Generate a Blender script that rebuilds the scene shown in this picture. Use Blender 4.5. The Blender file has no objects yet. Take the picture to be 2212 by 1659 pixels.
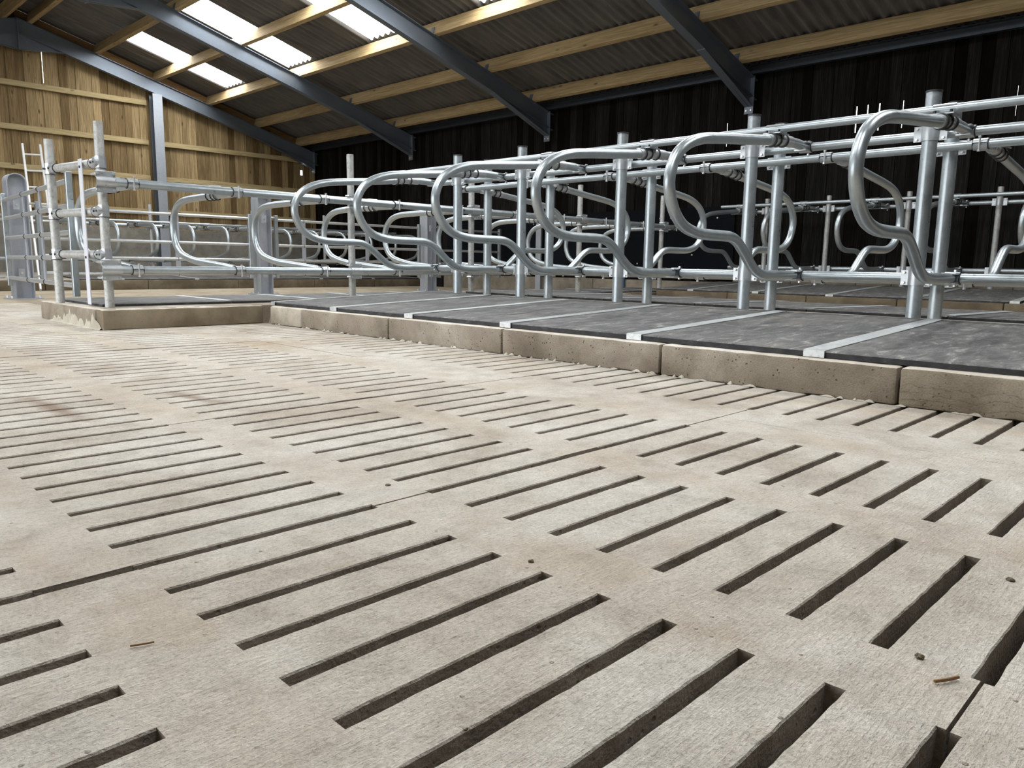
import bpy, bmesh, math, random
from mathutils import Vector, Matrix
random.seed(7)
C = bpy.context.scene.collection
PI = math.pi

# ---------------------------------------------------------------- camera
F, YAW, PITCH, ROLL, H = 1644.68, 0.79461405, 0.1555568, 0.01454133, 0.475
fw = Vector((math.sin(YAW)*math.cos(PITCH), math.cos(YAW)*math.cos(PITCH), -math.sin(PITCH)))
rt = Vector((math.cos(YAW), -math.sin(YAW), 0)); up = rt.cross(fw)
rt2 = rt*math.cos(ROLL)+up*math.sin(ROLL); up2 = -rt*math.sin(ROLL)+up*math.cos(ROLL)
cd = bpy.data.cameras.new('camera'); cam = bpy.data.objects.new('camera', cd); C.objects.link(cam)
m = Matrix.Identity(4)
for i in range(3):
    m[i][0], m[i][1], m[i][2] = rt2[i], up2[i], -fw[i]
m[0][3], m[1][3], m[2][3] = 0, 0, H
cam.matrix_world = m
cd.sensor_fit = 'HORIZONTAL'; cd.sensor_width = 36; cd.lens = F/2212*36
cd.clip_start = 0.02; cd.clip_end = 200
bpy.context.scene.camera = cam

# ---------------------------------------------------------------- world, exposure
OPEN0, OPEN1, OPENZ = 2.5, 10.8, 2.1    # wide doorway in the long side to the left
SKY = 7.5            # overcast sky seen through the open side and the slits
SKYLIGHT = 20.0       # daylight through the clear roof sheets
w = bpy.data.worlds.new('world'); bpy.context.scene.world = w; w.use_nodes = True
bg = w.node_tree.nodes['Background']; bg.inputs[0].default_value = (0.93, 0.97, 1.0, 1); bg.inputs[1].default_value = SKY
vs = bpy.context.scene.view_settings
vs.view_transform = 'Standard'; vs.look = 'None'; vs.gamma = 1; vs.use_curve_mapping = False
vs.exposure = -0.42
try:
    bpy.context.scene.cycles.max_bounces = 10
    bpy.context.scene.cycles.diffuse_bounces = 5
    bpy.context.scene.cycles.sample_clamp_indirect = 6
except Exception:
    pass

# ---------------------------------------------------------------- materials
def mat(name):
    M = bpy.data.materials.new(name); M.use_nodes = True
    nt = M.node_tree; b = nt.nodes['Principled BSDF']
    return M, nt, b
def N(nt, t, **kw):
    n = nt.nodes.new(t)
    for k, v in kw.items():
        if k in n.inputs: n.inputs[k].default_value = v
        else: setattr(n, k, v)
    return n
def L(nt, a, b): nt.links.new(a, b)
def coords(nt, scale=(1, 1, 1), kind='Object', rot=(0, 0, 0)):
    tc = N(nt, 'ShaderNodeTexCoord'); mp = N(nt, 'ShaderNodeMapping')
    mp.inputs['Scale'].default_value = scale; mp.inputs['Rotation'].default_value = rot
    L(nt, tc.outputs[kind], mp.inputs['Vector']); return mp.outputs['Vector']
def world_coords(nt, scale=(1, 1, 1)):
    g = N(nt, 'ShaderNodeNewGeometry'); mp = N(nt, 'ShaderNodeMapping'); mp.inputs['Scale'].default_value = scale
    L(nt, g.outputs['Position'], mp.inputs['Vector']); return mp.outputs['Vector']
def noise(nt, vec, scale, detail=4, rough=.55, dist=0):
    n = N(nt, 'ShaderNodeTexNoise'); n.inputs['Scale'].default_value = scale
    n.inputs['Detail'].default_value = detail; n.inputs['Roughness'].default_value = rough; n.inputs['Distortion'].default_value = dist
    L(nt, vec, n.inputs['Vector']); return n.outputs['Fac']
def ramp(nt, fac, stops):
    r = N(nt, 'ShaderNodeValToRGB'); e = r.color_ramp.elements
    while len(e) < len(stops): e.new(0.5)
    for i, (p, c) in enumerate(stops):
        e[i].position = p; e[i].color = (*c, 1) if len(c) == 3 else c
    L(nt, fac, r.inputs[0]); return r.outputs[0]
def mix(nt, f, a, b, mode='MIX'):
    n = N(nt, 'ShaderNodeMix', data_type='RGBA', blend_type=mode)
    for s, v in ((0, f), (6, a), (7, b)):
        if hasattr(v, 'links') or hasattr(v, 'is_linked'): L(nt, v, n.inputs[s])
        elif s == 0: n.inputs[0].default_value = v
        else: n.inputs[s].default_value = (*v, 1)
    return n.outputs[2]
def bump(nt, b, h, strength=.3, dist=.01):
    n = N(nt, 'ShaderNodeBump'); n.inputs['Strength'].default_value = strength; n.inputs['Distance'].default_value = dist
    L(nt, h, n.inputs['Height']); L(nt, n.outputs[0], b.inputs['Normal'])
def add(nt, a, b, op='ADD', k=None):
    n = N(nt, 'ShaderNodeMath', operation=op); L(nt, a, n.inputs[0])
    if k is None: L(nt, b, n.inputs[1])
    else: n.inputs[1].default_value = k
    return n.outputs[0]
def s2l(r, g, b):
    f = lambda c: c/12.92 if c <= .04045 else ((c+.055)/1.055)**2.4
    return (f(r/255), f(g/255), f(b/255))

SMEARS = [((.66, 3.06), (.70, 2.38), .05, s2l(124, 102, 82), .8), ((1.07, 2.85), (1.11, 2.42), .045, s2l(124, 102, 82), .75), ((2.0, 4.5), (2.35, 3.8), .35, s2l(150, 126, 96), .6)]
def concrete(name, c0, c1, c2, speck=.5, pit=.4, streak=None, rough=.85, bscale=1.0, stain=(.0, .0, .0), stain_f=0.0, crumbs=0):
    M, nt, b = mat(name); v = world_coords(nt)
    big = noise(nt, v, 1.7, 5, .6, .6); mid = noise(nt, v, 9, 6, .65); fine = noise(nt, v, 160, 3, .6)
    col = ramp(nt, big, [(.32, c0), (.5, c1), (.7, c2)])
    col2 = ramp(nt, mid, [(.3, (.78, .77, .75)), (.52, (1, 1, 1)), (.75, (1.12, 1.12, 1.13))])
    col = mix(nt, 1.0, col, col2, 'MULTIPLY')
    fc = ramp(nt, fine, [(.3, (.8, .8, .8)), (.5, (1, 1, 1)), (.72, (1.12, 1.12, 1.12))])
    col = mix(nt, speck, col, fc, 'MULTIPLY')
    h = add(nt, mid, None, 'MULTIPLY', .5)
    h = add(nt, h, add(nt, fine, None, 'MULTIPLY', .35))
    if pit > 0:
        vo = N(nt, 'ShaderNodeTexVoronoi'); vo.inputs['Scale'].default_value = 55; L(nt, v, vo.inputs['Vector'])
        gate = noise(nt, v, 14, 3)
        pr = ramp(nt, vo.outputs['Distance'], [(.10, (0, 0, 0)), (.24, (1, 1, 1))])
        gr = ramp(nt, gate, [(.5, (1, 1, 1)), (.6, (0, 0, 0))])
        pm = mix(nt, 1.0, pr, gr, 'LIGHTEN')
        col = mix(nt, pit, col, mix(nt, 1.0, col, pm, 'MULTIPLY'))
        h = add(nt, h, add(nt, pm, None, 'MULTIPLY', .5))
    if streak:
        v2 = world_coords(nt, streak); st = noise(nt, v2, 1.0, 4, .6, .3)
        h = add(nt, h, add(nt, st, None, 'MULTIPLY', .55))
        col = mix(nt, .55, col, ramp(nt, st, [(.3, (.82, .81, .79)), (.5, (1, 1, 1)), (.7, (1.08, 1.08, 1.08))]), 'MULTIPLY')
    if crumbs:
        sp = noise(nt, v, 430, 2, .5); md = noise(nt, v, 48, 5, .7, .5); md2 = noise(nt, v, 5, 3, .6)
        col = mix(nt, .8, col, ramp(nt, md, [(.3, (.82, .81, .79)), (.48, (1, 1, 1)), (.62, (1.04, 1.04, 1.04)), (.74, (1.2, 1.2, 1.2))]), 'MULTIPLY')
        col = mix(nt, .7, col, ramp(nt, sp, [(.3, (.6, .58, .55)), (.42, (1, 1, 1)), (.6, (1, 1, 1)), (.72, (1.25, 1.25, 1.25))]), 'MULTIPLY')
        vo = N(nt, 'ShaderNodeTexVoronoi'); vo.inputs['Scale'].default_value = 34; vo.inputs['Randomness'].default_value = 1; L(nt, v, vo.inputs['Vector'])
        cr = ramp(nt, vo.outputs['Distance'], [(.07, (1, 1, 1)), (.12, (0, 0, 0))]); gt = ramp(nt, noise(nt, v, 11, 3), [(.54, (0, 0, 0)), (.6, (.75,)*3)])
        cm = mix(nt, 1.0, cr, gt, 'MULTIPLY'); col = mix(nt, cm, col, s2l(140, 124, 104))
        h = add(nt, h, add(nt, md, None, 'MULTIPLY', .7)); h = add(nt, h, add(nt, cm, None, 'MULTIPLY', .8)); h = add(nt, h, add(nt, sp, None, 'MULTIPLY', .25))
    if crumbs:
        sx = N(nt, 'ShaderNodeSeparateXYZ'); L(nt, v, sx.inputs[0])
        ph = add(nt, add(nt, sx.outputs[0], None, 'SUBTRACT', .32), None, 'MULTIPLY', 2*PI/.5895)
        cs = add(nt, ph, None, 'COSINE', 0); bandm = ramp(nt, cs, [(.35, (0, 0, 0)), (.95, (1, 1, 1))])
        dn = ramp(nt, noise(nt, v, 3.2, 5, .65, .8), [(.4, (.03,)*3), (.7, (.42,)*3)])
        col = mix(nt, mix(nt, 1.0, bandm, dn, 'MULTIPLY'), col, s2l(168, 148, 122))
        for (ax, ay), (bx, by), wd, cc, k0 in SMEARS:
            mp = N(nt, 'ShaderNodeMapping', vector_type='TEXTURE'); mp.inputs['Location'].default_value = ((ax+bx)/2, (ay+by)/2, 0)
            mp.inputs['Rotation'].default_value = (0, 0, math.atan2(by-ay, bx-ax)); mp.inputs['Scale'].default_value = (math.hypot(bx-ax, by-ay)/2*1.25, wd, 1)
            L(nt, v, mp.inputs['Vector']); le = N(nt, 'ShaderNodeVectorMath', operation='LENGTH'); L(nt, mp.outputs[0], le.inputs[0])
            wob = add(nt, le.outputs['Value'], add(nt, noise(nt, v, 9, 4, .6), None, 'MULTIPLY', .9))
            col = mix(nt, ramp(nt, add(nt, wob, None, 'MULTIPLY', .6), [(.35, (k0,)*3), (.85, (0, 0, 0))]), col, cc)
    if stain_f > 0:
        sn = noise(nt, v, 1.1, 4, .6, 1.2)
        sf = ramp(nt, sn, [(.52, (0, 0, 0)), (.72, (stain_f,)*3)])
        col = mix(nt, sf, col, stain)
    L(nt, col, b.inputs['Base Color']); b.inputs['Roughness'].default_value = rough
    b.inputs['Specular IOR Level'].default_value = .3
    bump(nt, b, h, .55*bscale, .006)
    return M
M_floor = concrete('slatted_concrete', s2l(172, 161, 147), s2l(192, 184, 172), s2l(206, 200, 191), 1.0, .0, (30, 210, 20), .9, 1.5, s2l(164, 150, 132), .5, 1)
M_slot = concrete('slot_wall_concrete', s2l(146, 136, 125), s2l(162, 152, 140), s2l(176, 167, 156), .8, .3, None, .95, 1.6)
M_passage = concrete('passage_concrete', s2l(150, 136, 115), s2l(168, 155, 134), s2l(180, 168, 148), .5, .0, (8, 60, 8), .9, .8, s2l(128, 108, 84), .5)
M_kerb = concrete('kerb_concrete', s2l(122, 111, 97), s2l(145, 134, 119), s2l(170, 161, 147), .9, .85, None, .92, 1.6, s2l(126, 110, 102), .6)
M_kerbtide = concrete('tide_marked_kerb_concrete', s2l(126, 115, 99), s2l(146, 135, 118), s2l(168, 158, 142), .9, .5, None, .92, 1.4)
nt = M_kerbtide.node_tree; b = nt.nodes['Principled BSDF']; v = world_coords(nt, (1, 1, 1.6)); sx = N(nt, 'ShaderNodeSeparateXYZ'); L(nt, world_coords(nt), sx.inputs[0])
tn = add(nt, noise(nt, v, 6, 4, .6, .6), None, 'MULTIPLY', .10); tz = add(nt, sx.outputs[2], tn, 'SUBTRACT'); fr = N(nt, 'ShaderNodeMath', operation='FRACT'); L(nt, add(nt, tz, None, 'MULTIPLY', 42), fr.inputs[0])
ln = ramp(nt, fr.outputs[0], [(.0, (1, 1, 1)), (.16, (0, 0, 0))]); zm = ramp(nt, tz, [(.02, (.75,)*3), (.045, (0, 0, 0))])
old = b.inputs['Base Color'].links[0].from_socket
L(nt, mix(nt, mix(nt, 1.0, ln, zm, 'MULTIPLY'), old, s2l(84, 74, 58)), b.inputs['Base Color'])
M_kerbpale = concrete('pale_kerb_concrete', s2l(164, 154, 138), s2l(184, 175, 160), s2l(200, 192, 178), .9, .5, None, .92, 1.4)
M_kerbT = concrete('kerb_concrete_smooth', s2l(112, 101, 83), s2l(130, 118, 98), s2l(148, 137, 117), .5, .25, None, .9, .9, s2l(92, 78, 58), .7)
M_kerbtop = concrete('pale_kerb_top', s2l(184, 175, 160), s2l(202, 194, 181), s2l(216, 210, 199), .7, 0, None, .9, 1.0)  # paler tone for the upward faces of the stones
M_kerbW = concrete('shaded_kerb_concrete', s2l(84, 74, 60), s2l(100, 89, 72), s2l(116, 105, 87), .5, .25, None, .9, .9, s2l(70, 60, 46), .6)  # shaded copy of the kerb concrete: dim light put into the colour, plus brown stain
M_bed = concrete('bed_concrete', s2l(140, 128, 112), s2l(166, 155, 140), s2l(205, 200, 190), .9, .0, (3, 9, 3), .95, 1.8, s2l(110, 98, 84), .5)
M_panel = concrete('wall_panel_concrete', s2l(108, 104, 96), s2l(124, 120, 111), s2l(140, 136, 128), .3, .0, (2.5, 2.5, .6), .9, .4)
M_block = concrete('upstand_concrete', s2l(112, 104, 92), s2l(132, 123, 109), s2l(150, 141, 126), .6, .3, (6, 6, 1.2), .9, 1.0, s2l(80, 70, 58), .4)
M_mortar = concrete('pale_mortar', s2l(168, 160, 144), s2l(186, 179, 164), s2l(204, 198, 186), .8, .0, None, .95, 2.0)
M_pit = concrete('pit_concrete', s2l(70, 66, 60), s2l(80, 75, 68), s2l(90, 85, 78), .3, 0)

def galv(name, base, rough=.4, metal=.8, mottle=.5, dirt=0):
    M, nt, b = mat(name); v = coords(nt)
    n1 = noise(nt, v, 22, 5, .7, .8); n2 = noise(nt, v, 90, 3, .6)
    lo = tuple(c*(1-.24*mottle) for c in base); hi = tuple(min(1, c*(1+.2*mottle)) for c in base)
    col = ramp(nt, n1, [(.3, lo), (.52, base), (.72, hi)])
    if dirt:
        dn = noise(nt, v, 35, 5, .75, 1.0)
        col = mix(nt, ramp(nt, dn, [(.5, (0, 0, 0)), (.64, (dirt,)*3)]), col, s2l(150, 144, 134))
    L(nt, col, b.inputs['Base Color']); b.inputs['Metallic'].default_value = metal
    rr = N(nt, 'ShaderNodeMapRange'); L(nt, n1, rr.inputs[0]); rr.inputs[1].default_value = .3; rr.inputs[2].default_value = .7
    rr.inputs[3].default_value = rough-.06; rr.inputs[4].default_value = rough+.1
    L(nt, rr.outputs[0], b.inputs['Roughness'])
    bump(nt, b, add(nt, n1, n2), .02, .001)
    return M
M_tube = galv('galvanised_tube', (.41, .45, .47), .33, .7)
M_post = galv('galvanised_post', (.44, .485, .51), .32, .65, .6, .2)
M_dpost = galv('dusty_galvanised_post', (.47, .475, .465), .5, .45, .9, .8)
M_clamp = galv('galvanised_clamp', (.5, .52, .535), .32, .65)
M_flat = galv('dull_zinc_flat', (.66, .67, .72), .6, .35, .3)
M_strip = galv('bright_zinc_strip', (.6, .62, .62), .38, .55, .35, .5)
M_hpost = galv('grey_steel_section', (.37, .39, .43), .5, .4, .4)
M_col = galv('weathered_column_steel', (.30, .32, .35), .55, .4, .5)
M_steel = galv('portal_frame_steel', (.155, .18, .215), .45, .55, .4)
M_eaves = galv('dark_eaves_steel', (.035, .042, .052), .5, .6, .4)
M_wire, nt, b = mat('dark_bolt_steel'); b.inputs['Base Color'].default_value = (.05, .05, .05, 1); b.inputs['Metallic'].default_value = .7; b.inputs['Roughness'].default_value = .5
M_bolt = galv('zinc_bolt', (.7, .71, .72), .35, .85, .2)
M_cap, nt, b = mat('black_plastic_cap'); b.inputs['Base Color'].default_value = (.02, .02, .02, 1); b.inputs['Roughness'].default_value = .5
M_blue, nt, b = mat('blue_pipe'); b.inputs['Base Color'].default_value = (.02, .07, .16, 1); b.inputs['Roughness'].default_value = .5
M_alu = galv('ladder_aluminium', (.74, .74, .72), .4, .6, .2)

# rubber mats
M_mat, nt, b = mat('rubber_mat_top'); v = world_coords(nt, (2.2, 6, 4))
n1 = noise(nt, v, 3.2, 7, .72, .6); n2 = noise(nt, world_coords(nt), 130, 3, .6); n3 = noise(nt, world_coords(nt), 2.1, 4, .6)
col = ramp(nt, n1, [(.34, s2l(60, 59, 58)), (.47, s2l(84, 83, 82)), (.58, s2l(106, 104, 101)), (.68, s2l(156, 153, 147))])
col = mix(nt, .7, col, ramp(nt, n2, [(.3, (.62, .62, .62)), (.5, (1, 1, 1)), (.7, (1.25, 1.25, 1.25))]), 'MULTIPLY')
col = mix(nt, ramp(nt, n3, [(.56, (0, 0, 0)), (.78, (.4,)*3)]), col, s2l(140, 132, 118))
L(nt, col, b.inputs['Base Color']); b.inputs['Roughness'].default_value = .62; b.inputs['Specular IOR Level'].default_value = .4
bump(nt, b, add(nt, n1, n2), .4, .004)
M_matedge, nt, b = mat('rubber_mat_edge'); v = world_coords(nt); n1 = noise(nt, v, 20, 4)
L(nt, ramp(nt, n1, [(.4, (.012, .012, .013)), (.62, (.03, .03, .031)), (.75, (.07, .07, .07))]), b.inputs['Base Color']); b.inputs['Roughness'].default_value = .7

def wood(name, cols, axis, knots=True, rough=.75, board=None, board_axis=0, var=.35, spec=.22):
    """grain runs along axis; board = width over which the tint changes"""
    M, nt, b = mat(name)
    sc = [34, 34, 34]; sc[axis] = 1.3
    v = world_coords(nt, sc); g = noise(nt, v, 1.6, 6, .65, .8)
    col = ramp(nt, g, [(.3, cols[0]), (.5, cols[1]), (.7, cols[2])])
    if board:
        geo = N(nt, 'ShaderNodeNewGeometry'); sx = N(nt, 'ShaderNodeSeparateXYZ'); L(nt, geo.outputs['Position'], sx.inputs[0])
        d = add(nt, sx.outputs[board_axis], None, 'DIVIDE', board); f = N(nt, 'ShaderNodeMath', operation='FLOOR'); L(nt, d, f.inputs[0])
        wn = N(nt, 'ShaderNodeTexWhiteNoise', noise_dimensions='1D'); L(nt, f.outputs[0], wn.inputs['W'])
        lo = tuple([1-var, 1-var*1.1, 1-var*1.25]); hi = (1+var*.5,)*3
        col = mix(nt, 1.0, col, ramp(nt, wn.outputs['Value'], [(0, lo), (.5, (1, 1, 1)), (1, hi)]), 'MULTIPLY')
    if knots:
        ks = [5.5, 5.5, 5.5]; ks[axis] = 2.3
        vo = N(nt, 'ShaderNodeTexVoronoi'); vo.inputs['Scale'].default_value = 1.0
        L(nt, world_coords(nt, ks), vo.inputs['Vector'])
        kf = ramp(nt, vo.outputs['Distance'], [(.05, (.75,)*3), (.13, (0, 0, 0))])
        col = mix(nt, kf, col, tuple(c*.28 for c in cols[0]))
    L(nt, col, b.inputs['Base Color']); b.inputs['Roughness'].default_value = rough; b.inputs['Specular IOR Level'].default_value = spec
    bump(nt, b, g, .25, .004)
    return M
tan = [s2l(126, 106, 74), s2l(158, 136, 99), s2l(184, 163, 124)]
M_purlin = wood('purlin_timber', tan, 1)
M_rail = wood('cladding_rail_timber', [s2l(138, 120, 86), s2l(164, 146, 108), s2l(182, 166, 128)], 0)
M_verge = wood('verge_timber', [s2l(96, 72, 44), s2l(120, 92, 58), s2l(134, 106, 70)], 0)
M_gable = wood('gable_boards', [s2l(104, 87, 60), s2l(140, 119, 85), s2l(168, 148, 112)], 2, True, .8, .145, 0, .6)
M_dark = wood('dark_stained_boards', [s2l(14, 13, 13), s2l(24, 23, 22), s2l(42, 40, 38)], 2, False, .85, .14, 1, .75, .06)
M_black, nt, b = mat('black_sheet'); v = world_coords(nt); n1 = noise(nt, v, 1.5, 3)
L(nt, ramp(nt, n1, [(.4, (.003, .0035, .005)), (.65, (.005, .006, .009))]), b.inputs['Base Color']); b.inputs['Roughness'].default_value = .8
b.inputs['Specular IOR Level'].default_value = .08
M_roof, nt, b = mat('fibre_cement_roof'); v = world_coords(nt, (1.2, 8, 1.2)); n1 = noise(nt, v, 1.3, 6, .65, .4)
L(nt, ramp(nt, n1, [(.3, s2l(84, 82, 80)), (.5, s2l(100, 97, 94)), (.7, s2l(116, 112, 108))]), b.inputs['Base Color']); b.inputs['Roughness'].default_value = .9
b.inputs['Specular IOR Level'].default_value = .2
bump(nt, b, n1, .15, .004)
M_skylight, nt, b = mat('clear_roof_sheet')
b.inputs['Base Color'].default_value = (.9, .93, .95, 1); b.inputs['Emission Color'].default_value = (.95, .98, 1, 1); b.inputs['Emission Strength'].default_value = SKYLIGHT
b.inputs['Roughness'].default_value = .4
M_dirt = concrete('dry_dirt', s2l(84, 74, 60), s2l(104, 93, 76), s2l(122, 110, 92), .6, 0, None, .95, 2)
M_straw, nt, b = mat('straw'); b.inputs['Base Color'].default_value = (*s2l(128, 96, 60), 1); b.inputs['Roughness'].default_value = .8
M_ground = concrete('yard_concrete', s2l(150, 146, 138), s2l(162, 158, 150), s2l(172, 168, 160), .3, 0)

# ---------------------------------------------------------------- mesh helpers
class MB:
    def __init__(self): self.v = []; self.f = []; self.mi = []; self.mats = []; self.cur = 0
    def use(self, M):
        if M not in self.mats: self.mats.append(M)
        self.cur = self.mats.index(M); return self
    def face(self, idx): self.f.append(tuple(idx)); self.mi.append(self.cur)
    def pts(self, ps):
        n = len(self.v); self.v += [tuple(p) for p in ps]; return n
    def poly(self, ps):
        n = self.pts(ps); self.face(range(n, n+len(ps)))
    def box(self, lo, hi, M=None):
        x0, y0, z0 = lo; x1, y1, z1 = hi
        ps = [Vector(p) for p in ((x0,y0,z0),(x1,y0,z0),(x1,y1,z0),(x0,y1,z0),(x0,y0,z1),(x1,y0,z1),(x1,y1,z1),(x0,y1,z1))]
        if M is not None: ps = [M @ p for p in ps]
        n = self.pts(ps)
        for q in ((0,3,2,1),(4,5,6,7),(0,1,5,4),(1,2,6,5),(2,3,7,6),(3,0,4,7)): self.face([n+i for i in q])
        return self
    def cbox(self, lo, hi, c=.004, M=None):
        """box with all edges chamfered"""
        bm = bmesh.new(); bmesh.ops.create_cube(bm, size=1)
        for v in bm.verts:
            v.co = Vector([(lo[i]+hi[i])/2 + v.co[i]*(hi[i]-lo[i]) for i in range(3)])
        bmesh.ops.bevel(bm, geom=list(bm.edges), offset=c, segments=1, affect='EDGES', profile=.5)
        bm.verts.index_update(); n = self.pts([(M @ v.co) if M is not None else v.co for v in bm.verts])
        for f in bm.faces: self.face([n+v.index for v in f.verts])
        bm.free(); return self
    def tube(self, path, r, seg=14, caps=True, r_end=None):
        P = [Vector(p) for p in path]; T = []
        for i in range(len(P)):
            a = P[max(0, i-1)]; b2 = P[min(len(P)-1, i+1)]; T.append((b2-a).normalized())
        ref = Vector((0, 0, 1)) if abs(T[0].z) < .9 else Vector((1, 0, 0))
        u = T[0].cross(ref).normalized(); rings = []
        for i, p in enumerate(P):
            u = (u - T[i]*u.dot(T[i])).normalized(); w2 = T[i].cross(u)
            rr = r if r_end is None else r+(r_end-r)*i/(len(P)-1)
            rings.append(self.pts([p+u*(rr*math.cos(2*PI*k/seg))+w2*(rr*math.sin(2*PI*k/seg)) for k in range(seg)]))
        for a, b2 in zip(rings, rings[1:]):
            for k in range(seg): self.face((a+k, a+(k+1) % seg, b2+(k+1) % seg, b2+k))
        if caps:
            self.face([rings[0]+k for k in range(seg)][::-1]); self.face([rings[-1]+k for k in range(seg)])
        return self
    def ring(self, c, axis, R, r, seg=18, a0=0, a1=2*PI):
        axis = Vector(axis).normalized(); ref = Vector((0, 0, 1)) if abs(axis.z) < .9 else Vector((1, 0, 0))
        u = axis.cross(ref).normalized(); w2 = axis.cross(u); c = Vector(c)
        n = seg; full = a1-a0 > 6.2
        pts = [c+u*R*math.cos(a0+(a1-a0)*k/n)+w2*R*math.sin(a0+(a1-a0)*k/n) for k in range(n+1)]
        return self.tube(pts, r, 6, not full)
    def shell(self, c, axis, R, t, length, a0, a1, xdir, seg=10):
        """curved plate: part of a cylinder wall about axis"""
        axis = Vector(axis).normalized(); u = Vector(xdir).normalized(); w2 = axis.cross(u); c = Vector(c)
        rows = []
        for k in range(seg+1):
            a = a0+(a1-a0)*k/seg; d = u*math.cos(a)+w2*math.sin(a)
            rows.append(self.pts([c+d*R-axis*length/2, c+d*R+axis*length/2, c+d*(R+t)+axis*length/2, c+d*(R+t)-axis*length/2]))
        for a, b2 in zip(rows, rows[1:]):
            for k in range(4): self.face((a+k, b2+k, b2+(k+1) % 4, a+(k+1) % 4))
        self.face([rows[0]+k for k in range(4)]); self.face([rows[-1]+k for k in range(4)][::-1]); return self
    def prism(self, poly, axis, a, b2):
        """extrude a 2-D outline along axis from a to b2; outline coordinates are the two other axes in order"""
        def P(p, t):
            q = list(p); q.insert(axis, t); return q
        n = self.pts([P(p, a) for p in poly]); k = len(poly); n2 = self.pts([P(p, b2) for p in poly])
        for i in range(k): self.face((n+i, n+(i+1) % k, n2+(i+1) % k, n2+i))
        self.face([n+i for i in range(k)][::-1]); self.face([n2+i for i in range(k)]); return self
    def build(self, name, M=None, parent=None, smooth=35, recalc=True):
        me = bpy.data.meshes.new(name); me.from_pydata(self.v, [], self.f)
        ms = self.mats or ([M] if M else [])
        for q in ms: me.materials.append(q)
        if self.mats: me.polygons.foreach_set('material_index', self.mi)
        if recalc:
            bm = bmesh.new(); bm.from_mesh(me); bmesh.ops.recalc_face_normals(bm, faces=bm.faces); bm.to_mesh(me); bm.free()
        if smooth:
            me.polygons.foreach_set('use_smooth', [True]*len(me.polygons)); me.set_sharp_from_angle(angle=math.radians(smooth))
        me.update()
        o = bpy.data.objects.new(name, me); C.objects.link(o)
        if parent is not None: o.parent = parent
        return o
def tag(o, label=None, cat=None, group=None, kind=None):
    if label: o['label'] = label
    if cat: o['category'] = cat
    if group: o['group'] = group
    o['kind'] = kind or 'thing'
    return o
def empty(name, loc=(0, 0, 0), rz=0):
    o = bpy.data.objects.new(name, None); o.empty_display_size = .1; C.objects.link(o)
    o.location = loc; o.rotation_euler = (0, 0, rz); return o
def kids(o): return list(o.children)
def dup(o, parent=None):
    c = o.copy(); C.objects.link(c)
    if parent is not None: c.parent = parent
    for ch in kids(o): dup(ch, c)
    return c
def struct(o, label=None):
    o['kind'] = 'structure'
    if label: o['label'] = label
    o['category'] = o.name.split('_')[0]
    return o
ORD = ['first', 'second', 'third', 'fourth', 'fifth', 'sixth', 'seventh', 'eighth', 'ninth', 'tenth', 'eleventh', 'twelfth', 'thirteenth', 'fourteenth']
def spline(ctrl, n=8):
    P = [Vector(p) for p in ctrl]; P = [P[0]*2-P[1]]+P+[P[-1]*2-P[-2]]; out = []
    for i in range(1, len(P)-2):
        p0, p1, p2, p3 = P[i-1:i+3]
        d = [max((b2-a).length, 1e-4)**.5 for a, b2 in ((p0, p1), (p1, p2), (p2, p3))]
        m1 = ((p1-p0)/d[0]-(p2-p0)/(d[0]+d[1])+(p2-p1)/d[1])*d[1]
        m2 = ((p2-p1)/d[1]-(p3-p1)/(d[1]+d[2])+(p3-p2)/d[2])*d[1]
        for k in range(n):
            t = k/n; t2 = t*t; t3 = t2*t
            out.append(p1*(2*t3-3*t2+1)+m1*(t3-2*t2+t)+p2*(-2*t3+3*t2)+m2*(t3-t2))
    out.append(P[-2]); return out

# ---------------------------------------------------------------- key dimensions
PIT = 0.11189; Y0 = 0.18374          # slot pitch and a slab joint
ROWP = 9.15*PIT
XK, ZK = 2.851, 0.1365               # kerb face and top of the near bed
LP, LY = 0.845, 0.375                # cubicle pitch and phase along the row
SLOPE = 0.039
XMID = 4.69
XW = 8.15; ZW = 0.187                # bed against the dark wall
YT0, YT1, XT0 = 5.50, 6.94, 1.70     # crosswise bed
WALLX, GABY = 10.30, 17.0
def bedz(x): return ZK+SLOPE*(x-2.88)

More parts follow.
